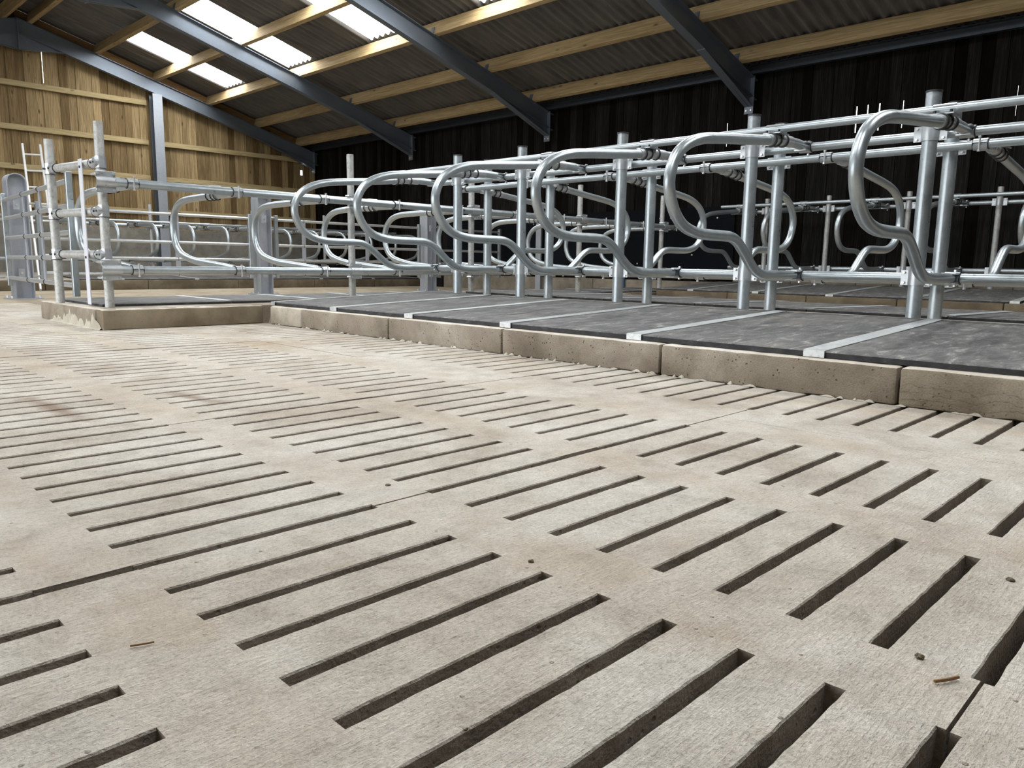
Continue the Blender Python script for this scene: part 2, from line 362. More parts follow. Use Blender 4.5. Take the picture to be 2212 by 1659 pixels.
# ---------------------------------------------------------------- floor: slotted slabs
fb = MB()
def jag(amp): return random.uniform(-amp, amp)
def slot_slab(x0, x1, y0, y1, groups, nslots, near):
    """one precast slab: top with chipped slots, slot walls, closed sides"""
    z = random.uniform(-.002, .0005); D = -.13; hw = .011
    ys = [y0+hw*.5+(i+1)*PIT-.0 for i in range(nslots)]
    cuts = []
    step = .022 if near else .09; amp = .0009 if near else .0007
    fb.use(M_floor)
    # bands between slot groups: plain strips
    edges = [x0]
    for a, b2 in groups: edges += [a, b2]
    edges += [x1]
    inset = {}
    for i in range(0, len(edges), 2):
        a, b2 = edges[i], edges[i+1]; d = inset[i] = hw if (len(groups) == 4 and i in (2, 6)) else .002
        if b2-a > .004: fb.poly([(a, y0+d, z), (b2, y0+d, z), (b2, y1-d, z), (a, y1-d, z)])
    for a, b2 in groups:
        fb.use(M_floor)
        n = max(2, int((b2-a)/step)); xs = [a+(b2-a)*k/n for k in range(n+1)]
        lines = []
        for sgn, yy in [(0, y0+hw)]+[(s, y) for y in ys for s in (-1, 1)]+[(0, y1-hw)]:
            off = sgn*hw
            ja = jag(.004) if near else 0; jb = jag(.004) if near else 0
            row = []
            for k, x in enumerate(xs):
                xx = x+(jag(.003) if near and 0 < k < n else 0)
                j = jag(amp)
                row.append((xx, yy+off+j))
            lines.append(row)
        for i in range(0, len(lines), 2):
            lo, hi = lines[i], lines[i+1]
            c = .0018 if near else .001
            na = fb.pts([(x, y+c, z) for x, y in lo]); nb = fb.pts([(x, y-c, z) for x, y in hi])
            for k in range(n): fb.face((na+k, na+k+1, nb+k+1, nb+k))
            for row, s in ((lo, -1), (hi, 1)):
                t0 = fb.pts([(x, y-s*c, z) for x, y in row]); t1 = fb.pts([(x, y, z-c*1.4) for x, y in row]); t2 = fb.pts([(x, y-s*.001, D) for x, y in row])
                for k in range(n): fb.face((t0+k, t0+k+1, t1+k+1, t1+k))
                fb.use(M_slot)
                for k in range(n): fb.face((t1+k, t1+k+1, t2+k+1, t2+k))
                fb.use(M_floor)
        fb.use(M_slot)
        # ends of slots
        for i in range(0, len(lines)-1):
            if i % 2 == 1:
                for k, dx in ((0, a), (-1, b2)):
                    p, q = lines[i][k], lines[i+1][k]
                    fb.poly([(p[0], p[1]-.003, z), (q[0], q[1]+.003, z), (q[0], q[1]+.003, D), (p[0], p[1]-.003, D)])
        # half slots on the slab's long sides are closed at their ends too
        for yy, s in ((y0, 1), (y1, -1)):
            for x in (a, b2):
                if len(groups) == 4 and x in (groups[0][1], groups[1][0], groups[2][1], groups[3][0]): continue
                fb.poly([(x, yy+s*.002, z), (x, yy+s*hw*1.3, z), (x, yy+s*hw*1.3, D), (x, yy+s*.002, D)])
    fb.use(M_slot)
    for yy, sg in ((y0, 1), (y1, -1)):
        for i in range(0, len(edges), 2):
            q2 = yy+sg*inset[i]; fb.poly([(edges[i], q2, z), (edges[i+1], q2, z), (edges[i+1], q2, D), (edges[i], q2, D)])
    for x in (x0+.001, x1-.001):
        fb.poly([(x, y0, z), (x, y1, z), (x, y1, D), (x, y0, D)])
SX = 2.575
offs = [(.195, .645), (.782, 1.232), (1.368, 1.806), (1.953, 2.383)]
for cx in (-1, 0, 1):
    xs0 = -.385+SX*cx
    for j in range(-2, 9):
        ya = Y0+ROWP*j; yb = ya+ROWP
        g = [(xs0+a, xs0+b2) for a, b2 in offs]; x1 = xs0+SX
        if cx == 1:
            if ya > 5.4: continue
            g = [(g[0][0], 2.90)]; x1 = 2.90
        near = ya < 2.3 and xs0 > -3.2
        slot_slab(xs0, x1, ya, yb, g, 8, near)
YF = Y0+ROWP*9
fb.use(M_passage)
fb.box((-2.96, YF, -.13), (WALLX+.2, 17.1, 0)); fb.box((2.19, Y0+ROWP*6, -.13), (2.90, YF, 0)); fb.box((2.90, 5.56, -.13), (WALLX+.2, YF, 0)); fb.box((2.90, -2.6, -.13), (WALLX+.2, 5.56, -.002))
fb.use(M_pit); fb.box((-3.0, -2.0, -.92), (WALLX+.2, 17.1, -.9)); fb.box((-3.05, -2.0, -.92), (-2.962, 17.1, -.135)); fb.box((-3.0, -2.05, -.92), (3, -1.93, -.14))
fb.use(M_ground); fb.box((-14, -12, -.14), (-2.962, 30, -.004)); fb.box((-2.96, -12, -.14), (WALLX+.2, Y0-ROWP*2, -.004))
struct(fb.build('floor', None, None, 0, False), 'pale slatted concrete floor with rows of dark slots')

# ---------------------------------------------------------------- beds (sloping concrete under the mats)
bb = MB().use(M_bed)
y0b = -2.6
bb.prism([(2.90, 0), (XMID*2-2.90, 0), (XMID*2-2.90, .170), (4.93, .193), (4.45, bedz(4.45)), (2.95, ZK)], 1, y0b, 5.52)
struct(bb.build('floor_2', None, None, 0), 'raised concrete bed carrying the two middle rows of mats')
bb = MB().use(M_bed); bb.prism([(XW+.06, 0), (WALLX, 0), (WALLX, .27), (9.7, .262), (XW+.06, ZW)], 1, y0b, 5.52)
struct(bb.build('floor_3', None, None, 0), 'raised concrete bed along the dark board wall')
bb = MB().use(M_bed); bb.box((XT0+.06, YT0+.02, 0), (WALLX, YT1-.05, ZK))
struct(bb.build('floor_4', None, None, 0), 'low crosswise concrete bed behind the end frame')
bb = MB().use(M_bed); bb.prism([(12.80, 0), (GABY, 0), (GABY, .2), (14.4, .2), (12.80, .150)], 0, -2.3, WALLX)
struct(bb.build('floor_5', None, None, 0), 'concrete bed along the wooden gable wall')

# ---------------------------------------------------------------- kerb stones
def kerb(a, b2, axis, face, back, h, M, label, group, bev=.008, tilt=0):
    k = MB().use(M); bm = bmesh.new(); bmesh.ops.create_cube(bm, size=1)
    lo = [0, 0, 0]; hi = [0, 0, h]
    lo[axis], hi[axis] = a+.004, b2-.004; o2 = 1-axis; lo[o2], hi[o2] = min(face, back), max(face, back)
    for v in bm.verts: v.co = Vector([(lo[i]+hi[i])/2+v.co[i]*(hi[i]-lo[i]) for i in range(3)])
    n = max(2, int((b2-a)/.06))
    es = [e for e in bm.edges if abs((e.verts[0].co-e.verts[1].co)[axis]) > .05]
    bmesh.ops.bevel(bm, geom=[e for e in bm.edges], offset=bev, segments=2, affect='EDGES', profile=.5)
    es = [e for e in bm.edges if abs((e.verts[0].co-e.verts[1].co)[axis]) > (b2-a)*.6]
    bmesh.ops.subdivide_edges(bm, edges=es, cuts=n, use_grid_fill=True)
    for v in bm.verts:
        v.co.x += jag(.0012); v.co.y += jag(.0012); v.co.z += jag(.0012)+(jag(.004)-.001 if v.co.z < .01 else 0)
        if v.co.z < .002: v.co.z = max(v.co.z, .0005)
    k.pts([v.co for v in bm.verts]); bm.verts.index_update()
    bm.normal_update()
    for f in bm.faces:
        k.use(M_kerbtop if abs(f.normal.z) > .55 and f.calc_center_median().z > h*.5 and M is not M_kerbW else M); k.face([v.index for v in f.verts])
    bm.free()
    o = k.build('kerb_stone', None, None, 40); tag(o, label, 'kerb stone', group); return o
ky = [5.40, 4.943, 3.898, 2.886, 1.884, .891, -.11, -1.11, -2.11]
klab = ['short pale kerb stone at the far end of the near kerb, against the crosswise kerb',
        'mottled kerb stone beside the short pale one in the near kerb', 'pitted kerb stone third from the far end of the near kerb',
        'brown pitted kerb stone in the middle of the near kerb', 'long brown pitted kerb stone beside the one with wavy tide marks',
        'large kerb stone with wavy dark tide marks, nearest the camera', 'kerb stone beyond the tide-marked one', 'kerb stone at the near end of the kerb']
for i in range(6):
    o = kerb(ky[i+1], ky[i], 1, XK, XK+.13, ZK+(.002 if i == 5 else 0), M_kerbpale if i == 0 else (M_kerbtide if i == 5 else M_kerb), klab[i], 'kerb stones of the near bed', .013)
    q = MB().use(M_mortar); y = ky[i+1]+.02
    while y < ky[i]-.02:
        if random.random() < .55:
            ln = random.uniform(.012, .05); hh = random.uniform(.003, .014); wd = random.uniform(.004, .014)
            q.pts([(XK-wd, y, .0008), (XK-wd*.8, y+ln, .0008), (XK+.002, y+ln*1.1, .0008), (XK+.002, y-ln*.1, .0008), (XK-wd*.4, y+ln*.3, hh*.7), (XK+.001, y+ln*.5, hh), (XK+.001, y+ln*.2, hh*.8)]); n = len(q.v)-7
            for f in ((0, 1, 4), (1, 5, 4), (1, 2, 5), (4, 5, 6), (0, 4, 6), (0, 6, 3), (2, 3, 6), (2, 6, 5)): q.face([n+t for t in f])
        y += random.uniform(.02, .06)
    q.build('mortar_seam', None, o, 0)['kind'] = 'stuff'
kerb(XT0, XK+.005, 0, YT0, YT0+.13, ZK, M_kerbT, 'long smooth brown kerb stone in front of the crosswise bed', 'kerb stones of the crosswise bed', .012)
o = kerb(YT0+.135, YT1, 1, XT0, XT0+.13, ZK, M_kerb, 'end kerb stone with white mortar smears below the end frame', 'kerb stones of the crosswise bed', .012)
mo = MB().use(M_mortar)
rows = []
for k in range(44):
    y = YT0+.03+k*.0265; hgt = .062+.03*math.sin(k*.31+.6)+.014*math.sin(k*1.3)+jag(.016)
    rows.append((y, max(.008, hgt*min(1, k/5+.15)*min(1, (43-k)/7)), .012+abs(jag(.012))))
for (ya, ha, fa), (yb, hb, fb2) in zip(rows, rows[1:]):
    mo.poly([(XT0-.006, ya, .008), (XT0-.006, yb, .008), (XT0-.0005, yb, hb), (XT0-.0005, ya, ha)])
    mo.poly([(XT0-fa, ya, .0005), (XT0-fb2, yb, .0005), (XT0-.006, yb, .008), (XT0-.006, ya, .008)])
mo.build('mortar_smear', None, o, 0)
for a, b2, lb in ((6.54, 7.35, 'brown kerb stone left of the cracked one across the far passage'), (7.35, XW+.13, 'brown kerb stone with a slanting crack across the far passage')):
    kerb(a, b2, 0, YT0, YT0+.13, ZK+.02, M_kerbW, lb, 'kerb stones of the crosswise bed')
wy = [5.49, 4.50, 3.556, 2.63, 1.707, .75, -.25]
wl = ['kerb stone meeting the crosswise kerb, below the dark board wall', 'brown kerb stone second along the kerb below the dark wall', 'brown kerb stone third along the kerb below the dark wall',
      'brown kerb stone fourth along, between the two big posts, below the dark wall', 'brown kerb stone at the right edge, below the dark wall']
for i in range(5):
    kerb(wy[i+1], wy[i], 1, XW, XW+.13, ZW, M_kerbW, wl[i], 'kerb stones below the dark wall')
gx = [1.6, 3.2, 4.65, 6.15, 7.65, 9.0, WALLX]
gl = ['far kerb stone below the ladder', 'far kerb stone behind the two end posts', 'far kerb stone right of the end frame',
      'far kerb stone behind the first rolled steel gate post', 'far kerb stone below the middle far gate', 'far kerb stone in the corner by the dark wall']
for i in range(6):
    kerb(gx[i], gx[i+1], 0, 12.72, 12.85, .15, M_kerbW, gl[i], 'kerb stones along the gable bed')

# ---------------------------------------------------------------- mats and cover strips
def mat_sheet(x0, x1, y0, y1, zf, label, group, th=.020, along='x'):
    """rubber mat lying on a bed whose height is zf(x, y)"""
    k = MB(); nx = max(2, int((x1-x0)/.12)); ny = max(2, int((y1-y0)/.12)); c = .004
    xs = [x0, x0+c]+[x0+(x1-x0)*i/nx for i in range(1, nx)]+[x1-c, x1]
    ys = [y0, y0+c]+[y0+(y1-y0)*i/ny for i in range(1, ny)]+[y1-c, y1]
    k.use(M_mat); top = []
    for i, x in enumerate(xs):
        for j, y in enumerate(ys):
            e = i in (0, len(xs)-1) or j in (0, len(ys)-1)
            top.append((x, y, zf(x, y)+th-(c if e else 0)+(jag(.0012) if not e else 0)))
    n = k.pts(top); W = len(ys)
    for i in range(len(xs)-1):
        for j in range(W-1): k.face((n+i*W+j, n+(i+1)*W+j, n+(i+1)*W+j+1, n+i*W+j+1))
    k.use(M_matedge)
    def side(idx):
        t = [top[i] for i in idx]; a = k.pts(t); b2 = k.pts([(p[0], p[1], zf(p[0], p[1])+.0006) for p in t])
        for i in range(len(idx)-1): k.face((a+i, a+i+1, b2+i+1, b2+i))
    side([j for j in range(W)]); side([(len(xs)-1)*W+j for j in range(W)])
    side([i*W for i in range(len(xs))]); side([i*W+W-1 for i in range(len(xs))])
    o = k.build('rubber_mat', None, None, 60); return tag(o, label, 'rubber mat', group)
def strip(p0, p1, z0, z1, wd, label, group, lip=None, th=.017):
    """flat metal strip over a joint between mats; lip = folded end over the mat front"""
    k = MB().use(M_strip); a = Vector((p0[0], p0[1], z0)); b2 = Vector((p1[0], p1[1], z1)); d = (b2-a); d2 = Vector((d.x, d.y, 0)).normalized(); s = Vector((-d2.y, d2.x, 0))*wd/2
    n = 6; rows = []
    for i in range(n+1):
        t = i/n; p = a.lerp(b2, t)+Vector((0, 0, jag(.0008))); ws = s*(1 if i < n else .9)
        rows.append(k.pts([p-ws, p+ws, p+ws+Vector((0, 0, .0025)), p-ws+Vector((0, 0, .0025))]))
    for q, r2 in zip(rows, rows[1:]):
        for i in range(4): k.face((q+i, r2+i, r2+(i+1) % 4, q+(i+1) % 4))
    k.face([rows[0]+i for i in range(4)]); k.face([rows[-1]+i for i in range(4)][::-1])
    o = k.build('cover_strip', None, None, 30); tag(o, label, 'cover strip', group)
    if lip:
        q = MB().use(M_strip); e = a-d2*.003
        q.poly([e-s-Vector((0, 0, lip)), e+s-Vector((0, 0, lip)), e+s+Vector((0, 0, .002)), e-s+Vector((0, 0, .002))])
        q.poly([e-d2*.002-s-Vector((0, 0, lip)), e-d2*.002+s-Vector((0, 0, lip)), e-d2*.002+s+Vector((0, 0, .002)), e-d2*.002-s+Vector((0, 0, .002))])
        q.poly([e-s+Vector((0, 0, .002)), e+s+Vector((0, 0, .002)), e-d2*.002+s+Vector((0, 0, .002)), e-d2*.002-s+Vector((0, 0, .002))])
        q.build('folded_end', None, o, 0)
    return o
zA = lambda x, y: bedz(x)+.0005
for n in range(6, 0, -1):
    i = 6-n; y = LY+LP*n
    if n <= 6:
        if n >= 1 or n == 0:
            strip((2.908, y), (4.40, y), zA(2.90, 0)+.0262, zA(4.40, 0)+.0262, .082 if n < 6 else .06,
                  f'{ORD[i]} pale metal strip from the far end across the near mats', 'cover strips on the near mats', .025)
        mat_sheet(2.912, 4.42, y-LP+.004, y-.004, zA, f'{ORD[i]} dark grey rubber mat from the far end of the near row', 'rubber mats of the near row', .025)
zB = lambda x, y: .193-.0147*(x-4.93)+.0005
for n in range(5, -1, -1):
    i = 5-n; y = LY+LP*(n+.12)
    mat_sheet(4.985, 2*XMID-2.91, y+.004, y+LP-.004, zB, f'{ORD[i]} rubber mat from the far end of the row facing the dark wall', 'rubber mats of the second row')
    strip((2*XMID-2.905, y), (5.02, y), zB(2*XMID-2.905, 0)+.0215, zB(5.02, 0)+.0215, .08, f'{ORD[i]} pale strip from the far end on the mats facing the dark wall', 'cover strips on the second row', .02)
slW = (.262-ZW)/(9.7-XW-.06)
zW = lambda x, y: ZW+max(0, min(1.49, x-XW-.06))*slW+.0005
wly = [1.667+LP*k-.04 for k in range(0, 5)]
for i, y in enumerate(reversed(wly)):
    mat_sheet(XW+.03, 9.72, y+.004, min(y+LP-.004, 5.50), zW, f'{ORD[i]} rubber mat from the far end of the row below the dark wall', 'rubber mats below the dark wall')
    strip((XW+.028, y), (9.7, y), zW(XW+.03, 0)+.0215, zW(9.7, 0)+.0215, .08, f'{ORD[i]} pale strip from the far end on the mats below the dark wall', 'cover strips below the dark wall', .02)
zT = lambda x, y: ZK+.0005
tx = [2.02+.76*k for k in range(11)]
for i in range(10):
    a = 1.82 if i == 0 else tx[i]+.004
    mat_sheet(a, min(tx[i+1]-.004, 10.28), 5.86, 6.90, zT, f'{ORD[i]} rubber mat from the end frame on the crosswise bed', 'rubber mats of the crosswise bed')
    if i: strip((tx[i], 6.91), (tx[i], 5.89), ZK+.0215, ZK+.0215, .07, f'{ORD[i-1]} pale strip from the end frame on the crosswise mats', 'cover strips on the crosswise bed')
zG = lambda x, y: .150+(y-12.8)*(.05/1.6)+.0005
glx = [4.86+.59*k for k in range(-2, 10)]
for i in range(len(glx)-1):
    mat_sheet(glx[i]+.004, min(glx[i+1]-.004, 10.28), 12.76, 13.98, zG, f'{ORD[i]} rubber mat from the ladder on the bed below the gable', 'rubber mats below the gable')
    if i % 2 == 0: strip((glx[i+1], 12.757), (glx[i+1], 13.95), zG(0, 12.76)+.0215, zG(0, 13.95)+.0215, .07, f'{ORD[i//2]} pale strip from the ladder on the mats below the gable', 'cover strips below the gable', .02)

# ---------------------------------------------------------------- cubicle loops
AP = [(4.49, 1.180), (4.40, 1.187), (4.28, 1.186), (4.16, 1.180), (4.02, 1.163), (3.75, 1.135), (3.5, 1.110), (3.36, 1.090), (3.24, 1.053), (3.155, 1.000), (3.107, .930), (3.094, .865), (3.110, .795), (3.155, .725), (3.23, .672), (3.34, .644),
      (3.47, .637), (3.63, .637), (3.70, .632), (3.76, .612), (3.82, .574), (3.91, .505), (3.96, .472), (4.03, .446), (4.12, .437), (4.25, .4365), (4.36, .4365), (4.46, .4365)]
RL, RR = .0275, .024
def rail_clamp(k, c, back, r, axis=(0, 1, 0)):
    """two hooked plates gripping a rail at c, opening away from 'back', with a bolt across the front"""
    c = Vector(c); back = Vector(back); ax = Vector(axis)
    upv = Vector((0, 0, 1))
    k.use(M_clamp)
    s = 1 if ax.cross(-back).dot(upv) > 0 else -1
    for sg in (1, -1):
        a0, a1 = (.25, 2.55)
        k.shell(c, ax*s*sg, r+.002, .005, .07, a0, a1, -back, 8)
        k.box((-.034, -.035, -.004), (.034, .030, .004), Matrix.Translation(c+back*(r+.026)+upv*sg*(r*.92)) @ ax.to_track_quat('X', 'Z').to_matrix().to_4x4())
    k.use(M_wire)
    for dz in (-.5, .5):
        k.ring(c+ax*dz*.074, ax, r+.004, .0028, 14, 0, 2*PI)
    k.use(M_bolt); k.tube([c-back*(r+.012)-upv*(r+.012), c-back*(r+.012)+upv*(r+.012)], .005, 8)
    for sg in (1, -1):
        k.tube([c-back*(r+.012)+upv*sg*(r+.008), c-back*(r+.012)+upv*sg*(r+.018)], .009, 6)
def make_loopA():
    """loop in the x-z plane, origin at x = 0 of the row, y = 0"""
    root = empty('cubicle_loop')
    path = spline([(x, 0, z) for x, z in AP], 5)
    t = MB().use(M_tube).tube(path, RL, 18); t.build('loop_tube', None, root, 50)
    s = MB().use(M_clamp); s.tube(spline([(4.03, 0, 1.164), (4.12, 0, 1.176), (4.22, 0, 1.184), (4.30, 0, 1.186)], 3), RL+.004, 18)
    s.build('sleeve', None, root, 50)
    for x, z in ((4.07, 1.169), (4.13, 1.177), (4.21, 1.183)):
        MB().use(M_wire).ring((x, 0, z), (1, 0, .1), RL+.008, .004, 18).build('u_bolt', None, root, 60)
    s = MB().use(M_clamp); s.shell((4.12, 0, 1.233), (0, 1, 0), .0215, .004, .10, -2.6, .2, (1, 0, 0), 10)
    s.box((4.07, -.05, 1.203), (4.18, .05, 1.209)); s.use(M_wire)
    for yy in (-.035, .035): s.tube([(4.085, yy, 1.20), (4.085, yy, 1.224)], .007, 6)
    s.build('rail_bracket', None, root, 40)
    for c, r in (((4.515, 0, 1.180), .024), ((4.515, 0, .4365), .027)):
        s = MB(); rail_clamp(s, c, (-1, 0, 0), r); s.build('rail_clamp', None, root, 40)
    return root
lA = make_loopA(); first = True
laby = []
def place(proto, loc, rz, label, cat, group, used=[]):
    if proto.name in used: o = dup(proto)
    else: o = proto; used.append(proto.name)
    o.location = loc; o.rotation_euler = (0, 0, rz); tag(o, label, cat, group); return o
for n in range(6, 0, -1):
    i = 6-n
    place(lA, (0, LY+LP*n-.03, 0), 0, f'{ORD[i]} galvanised cubicle loop from the far end of the near row', 'cubicle divider', 'cubicle loops of the near row')
for n in range(6, 0, -1):
    i = 6-n
    place(lA, (2*XMID, LY+LP*n-.01, -.018), PI, f'{ORD[i]} galvanised cubicle loop from the far end of the second row, curving away', 'cubicle divider', 'cubicle loops of the second row')
for i, y in enumerate(reversed(wly)):
    if 1.0 < y < 5.2:
        place(lA, (XW-2.851, y+.06, .045), 0, f'{ORD[i]} cubicle loop from the far end of the row by the dark wall', 'cubicle divider', 'cubicle loops by the dark wall')

TP = [(5.775, .985), (5.9, .986), (6.1, .987), (6.40, .985), (6.62, .980), (6.74, .967), (6.84, .932), (6.91, .873), (6.945, .800), (6.950, .735), (6.935, .660), (6.895, .590), (6.82, .535), (6.70, .498), (6.5, .464), (6.3, .448), (6.05, .430), (5.80, .410)]
def make_loopT():
    """loop in the y-z plane, D towards +y; rail axis at y = 5.72"""
    root = empty('cubicle_loop')
    t = MB().use(M_tube).tube(spline([(0, y-5.72, z) for y, z in TP], 5), .029, 18); t.build('loop_tube', None, root, 50)
    s = MB().use(M_clamp); s.tube([(0, 6.05-5.72, .9865), (0, 6.22-5.72, .9865)], .033, 18); s.build('sleeve', None, root, 50)
    for y in (6.05, 6.11, 6.19):
        MB().use(M_wire).ring((0, y-5.72, .987), (0, 1, 0), .037, .004, 18).build('u_bolt', None, root, 60)
    s = MB().use(M_clamp); s.shell((0, 6.10-5.72, 1.042), (1, 0, 0), .0205, .004, .10, .0, 2*PI*.55, (0, 1, 0), 10); s.box((-.05, .33, 1.015), (.05, .43, 1.020)); s.build('rail_bracket', None, root, 40)
    for z in (.992, .398):
        s = MB(); rail_clamp(s, (0, 0, z), (0, 1, 0), .029, (1, 0, 0)); s.build('rail_clamp', None, root, 40)
    return root
lT = make_loopT()
for i in range(10):
    place(lT, (tx[i], 5.72, 0), 0, f'{ORD[i]} cubicle loop from the end frame along the crosswise row', 'cubicle divider', 'cubicle loops of the crosswise row')
for i, x in enumerate(glx):
    if x > 3.6: place(lT, (x, 14.02, .06), PI, f'{ORD[i]} far cubicle loop from the ladder in the row under the gable', 'cubicle divider', 'cubicle loops under the gable')

# ---------------------------------------------------------------- cubicle posts
def make_post(zb, zt, clamps, r=.0375, dusty=False, cap=True, side=1):
    """origin at the foot; clamps hold a rail passing behind (+x * side)"""
    root = empty('cubicle_post'); M = M_dpost if dusty else M_post
    MB().use(M).tube([(0, 0, -.003), (0, 0, zt-zb)], r, 20).build('post_pipe', None, root, 40)
    if cap: MB().use(M_cap).tube([(0, 0, zt-zb-.006), (0, 0, zt-zb+.004)], r+.0025, 20).build('post_cap', None, root, 40)
    for z in clamps:
        k = MB().use(M_clamp); k.shell((0, 0, z-zb), (0, 0, 1), r+.001, .004, .078, PI/2, 3*PI/2, (side, 0, 0), 12)
        for s in (-1, 1):
            k.box((min(0, side*.004)+0, s*(r+.003) if s > 0 else -(r+.042), z-zb-.039), (max(0, side*.004)+.001, s*(r+.042) if s > 0 else -(r+.003), z-zb+.039))
        pc = k.build('post_clamp', None, root, 40)
        for s in (-1, 1):
            for dz in (-.027, .027): MB().use(M_bolt).tube([(-side*.012, s*(r+.026), z-zb+dz), (side*.03, s*(r+.026), z-zb+dz)], .007, 8).build('clamp_bolt', None, pc, 40)
    return root
XA, XB = 4.449, 4.931
pa = make_post(bedz(XA), 1.388, (1.18, .4365))
for i, y in enumerate(reversed([.36, 1.346, 2.341, 3.321, 4.290, 5.054])):
    if y < .5: continue
    place(pa, (XA, y, bedz(XA)), 0, f'{ORD[i]} capped post from the far end of the near row', 'post', 'posts of the near row')
yb = [1.268*1.085, 2.21*1.085, 3.134*1.085, 4.074*1.085, 4.779*1.085]
pb = make_post(.194, 1.41, (1.162, .4185), side=-1)
for i, y in enumerate(reversed(yb)):
    place(pb, (XB, y, .194), 0, f'{ORD[i]} capped post from the far end of the second row', 'post', 'posts of the second row')
pw = make_post(.262, 1.385, (1.225, .48), .03, True, False)
for i, y in enumerate(reversed([2.19, 3.11, 4.05, 4.87])):
    place(pw, (9.755, y, .262), 0, f'{ORD[i]} slim post from the far end of the row by the dark wall', 'post', 'posts by the dark wall')
def make_postT(zb, zt, zs, yo=-.06):
    root = empty('cubicle_post')
    MB().use(M_dpost).tube([(0, 0, -.003), (0, 0, zt-zb)], .03, 20).build('post_pipe', None, root, 40)
    for z in zs:
        k = MB().use(M_clamp); zz = z-zb
        s = 1 if yo > 0 else -1
        k.shell((0, yo, zz), (1, 0, 0), .0295, .004, .115, -PI*.5, PI*.5, (0, s, 0), 12)
        for dz in (-1, 1):
            k.box((-.0575, min(yo, yo+s*.004), zz+(.033 if dz > 0 else -.066)), (.0575, max(yo, yo+s*.004), zz+(.066 if dz > 0 else -.033)))
        pc = k.build('post_clamp', None, root, 40)
        for dx in (-.043, .043):
            for dz in (-.05, .05): MB().use(M_bolt).tube([(dx, yo+s*.014, zz+dz), (dx, yo-s*.07, zz+dz)], .007, 8).build('clamp_bolt', None, pc, 40)
    return root
pt = make_postT(ZK, 1.393, (.992, .398))
for i, x in enumerate([3.85, 5.27, 6.97, 8.66]):
    place(pt, (x, 5.78, ZK), 0, f'{ORD[i]} dull open-topped post from the end frame along the crosswise row', 'post', 'posts of the crosswise row')
pg = make_postT(.2, 1.43, (1.06, .46), .06)
for i, x in enumerate([5.24, 7.14, 8.72]):
    place(pg, (x, 14.08, .195), 0, f'{ORD[i]} far slim post counted from the ladder in the row under the gable', 'post', 'posts under the gable')

# ---------------------------------------------------------------- rails
def rail(p0, p1, r, label, name, group, M=M_tube, joints=True):
    k = MB().use(M); a, b2 = Vector(p0), Vector(p1); n = max(2, int((b2-a).length/.4))
    pts = [a.lerp(b2, i/n) for i in range(n+1)]; k.tube(pts, r, 18)
    return tag(k.build(name, None, None, 50), label, 'rail', group)
ya, yz = -1.2, 5.42
rail((4.12, ya, 1.233), (4.12, 5.35, 1.233), .021, 'slim top rail lying on the loops of the near row', 'neck_rail', 'rails of the near row')
rail((4.515, ya, 1.18), (4.515, yz, 1.18), .024, 'upper rail clamped behind the capped posts of the near row', 'head_rail', 'rails of the near row')
rail((4.515, ya, .4365), (4.515, yz, .4365), .027, 'low rail clamped behind the capped posts of the near row', 'lower_rail', 'rails of the near row')
rail((2*XMID-4.12, ya, 1.215), (2*XMID-4.12, 5.35, 1.215), .021, 'slim top rail lying on the loops of the second row', 'neck_rail', 'rails of the second row')
rail((2*XMID-4.515, ya, 1.162), (2*XMID-4.515, yz, 1.162), .024, 'upper rail clamped to the posts of the second row', 'head_rail', 'rails of the second row')
rail((2*XMID-4.515, ya, .4185), (2*XMID-4.515, yz, .4185), .027, 'low rail clamped to the posts of the second row', 'lower_rail', 'rails of the second row')
dx = XW-2.851
rail((4.12+dx, ya, 1.278), (4.12+dx, 5.35, 1.278), .021, 'slim top rail on the loops by the dark wall', 'neck_rail', 'rails by the dark wall')
rail((4.515+dx, ya, 1.225), (4.515+dx, yz, 1.225), .024, 'upper rail on the slim posts by the dark wall', 'head_rail', 'rails by the dark wall')
rail((4.515+dx, ya, .4815), (4.515+dx, yz, .4815), .027, 'low rail on the slim posts by the dark wall', 'lower_rail', 'rails by the dark wall')
rail((1.80, 5.72, .992), (9.3, 5.72, .992), .029, 'upper rail running crosswise from the end frame', 'head_rail', 'rails of the crosswise row')
rail((1.80, 5.72, .398), (9.3, 5.72, .398), .029, 'low rail running crosswise from the end frame', 'lower_rail', 'rails of the crosswise row')
rail((1.95, 6.10, 1.042), (9.3, 6.10, 1.042), .020, 'slim neck rail behind the upper crosswise rail', 'neck_rail', 'rails of the crosswise row')
rail((-2.0, 14.02, 1.05), (10.2, 14.02, 1.05), .029, 'far upper rail below the gable boards', 'head_rail', 'rails under the gable')
rail((-2.0, 14.02, .458), (10.2, 14.02, .458), .029, 'far low rail below the gable boards', 'lower_rail', 'rails under the gable')
rail((-2.0, 13.64, 1.102), (10.2, 13.64, 1.102), .020, 'far slim neck rail on the loops under the gable', 'neck_rail', 'rails under the gable')

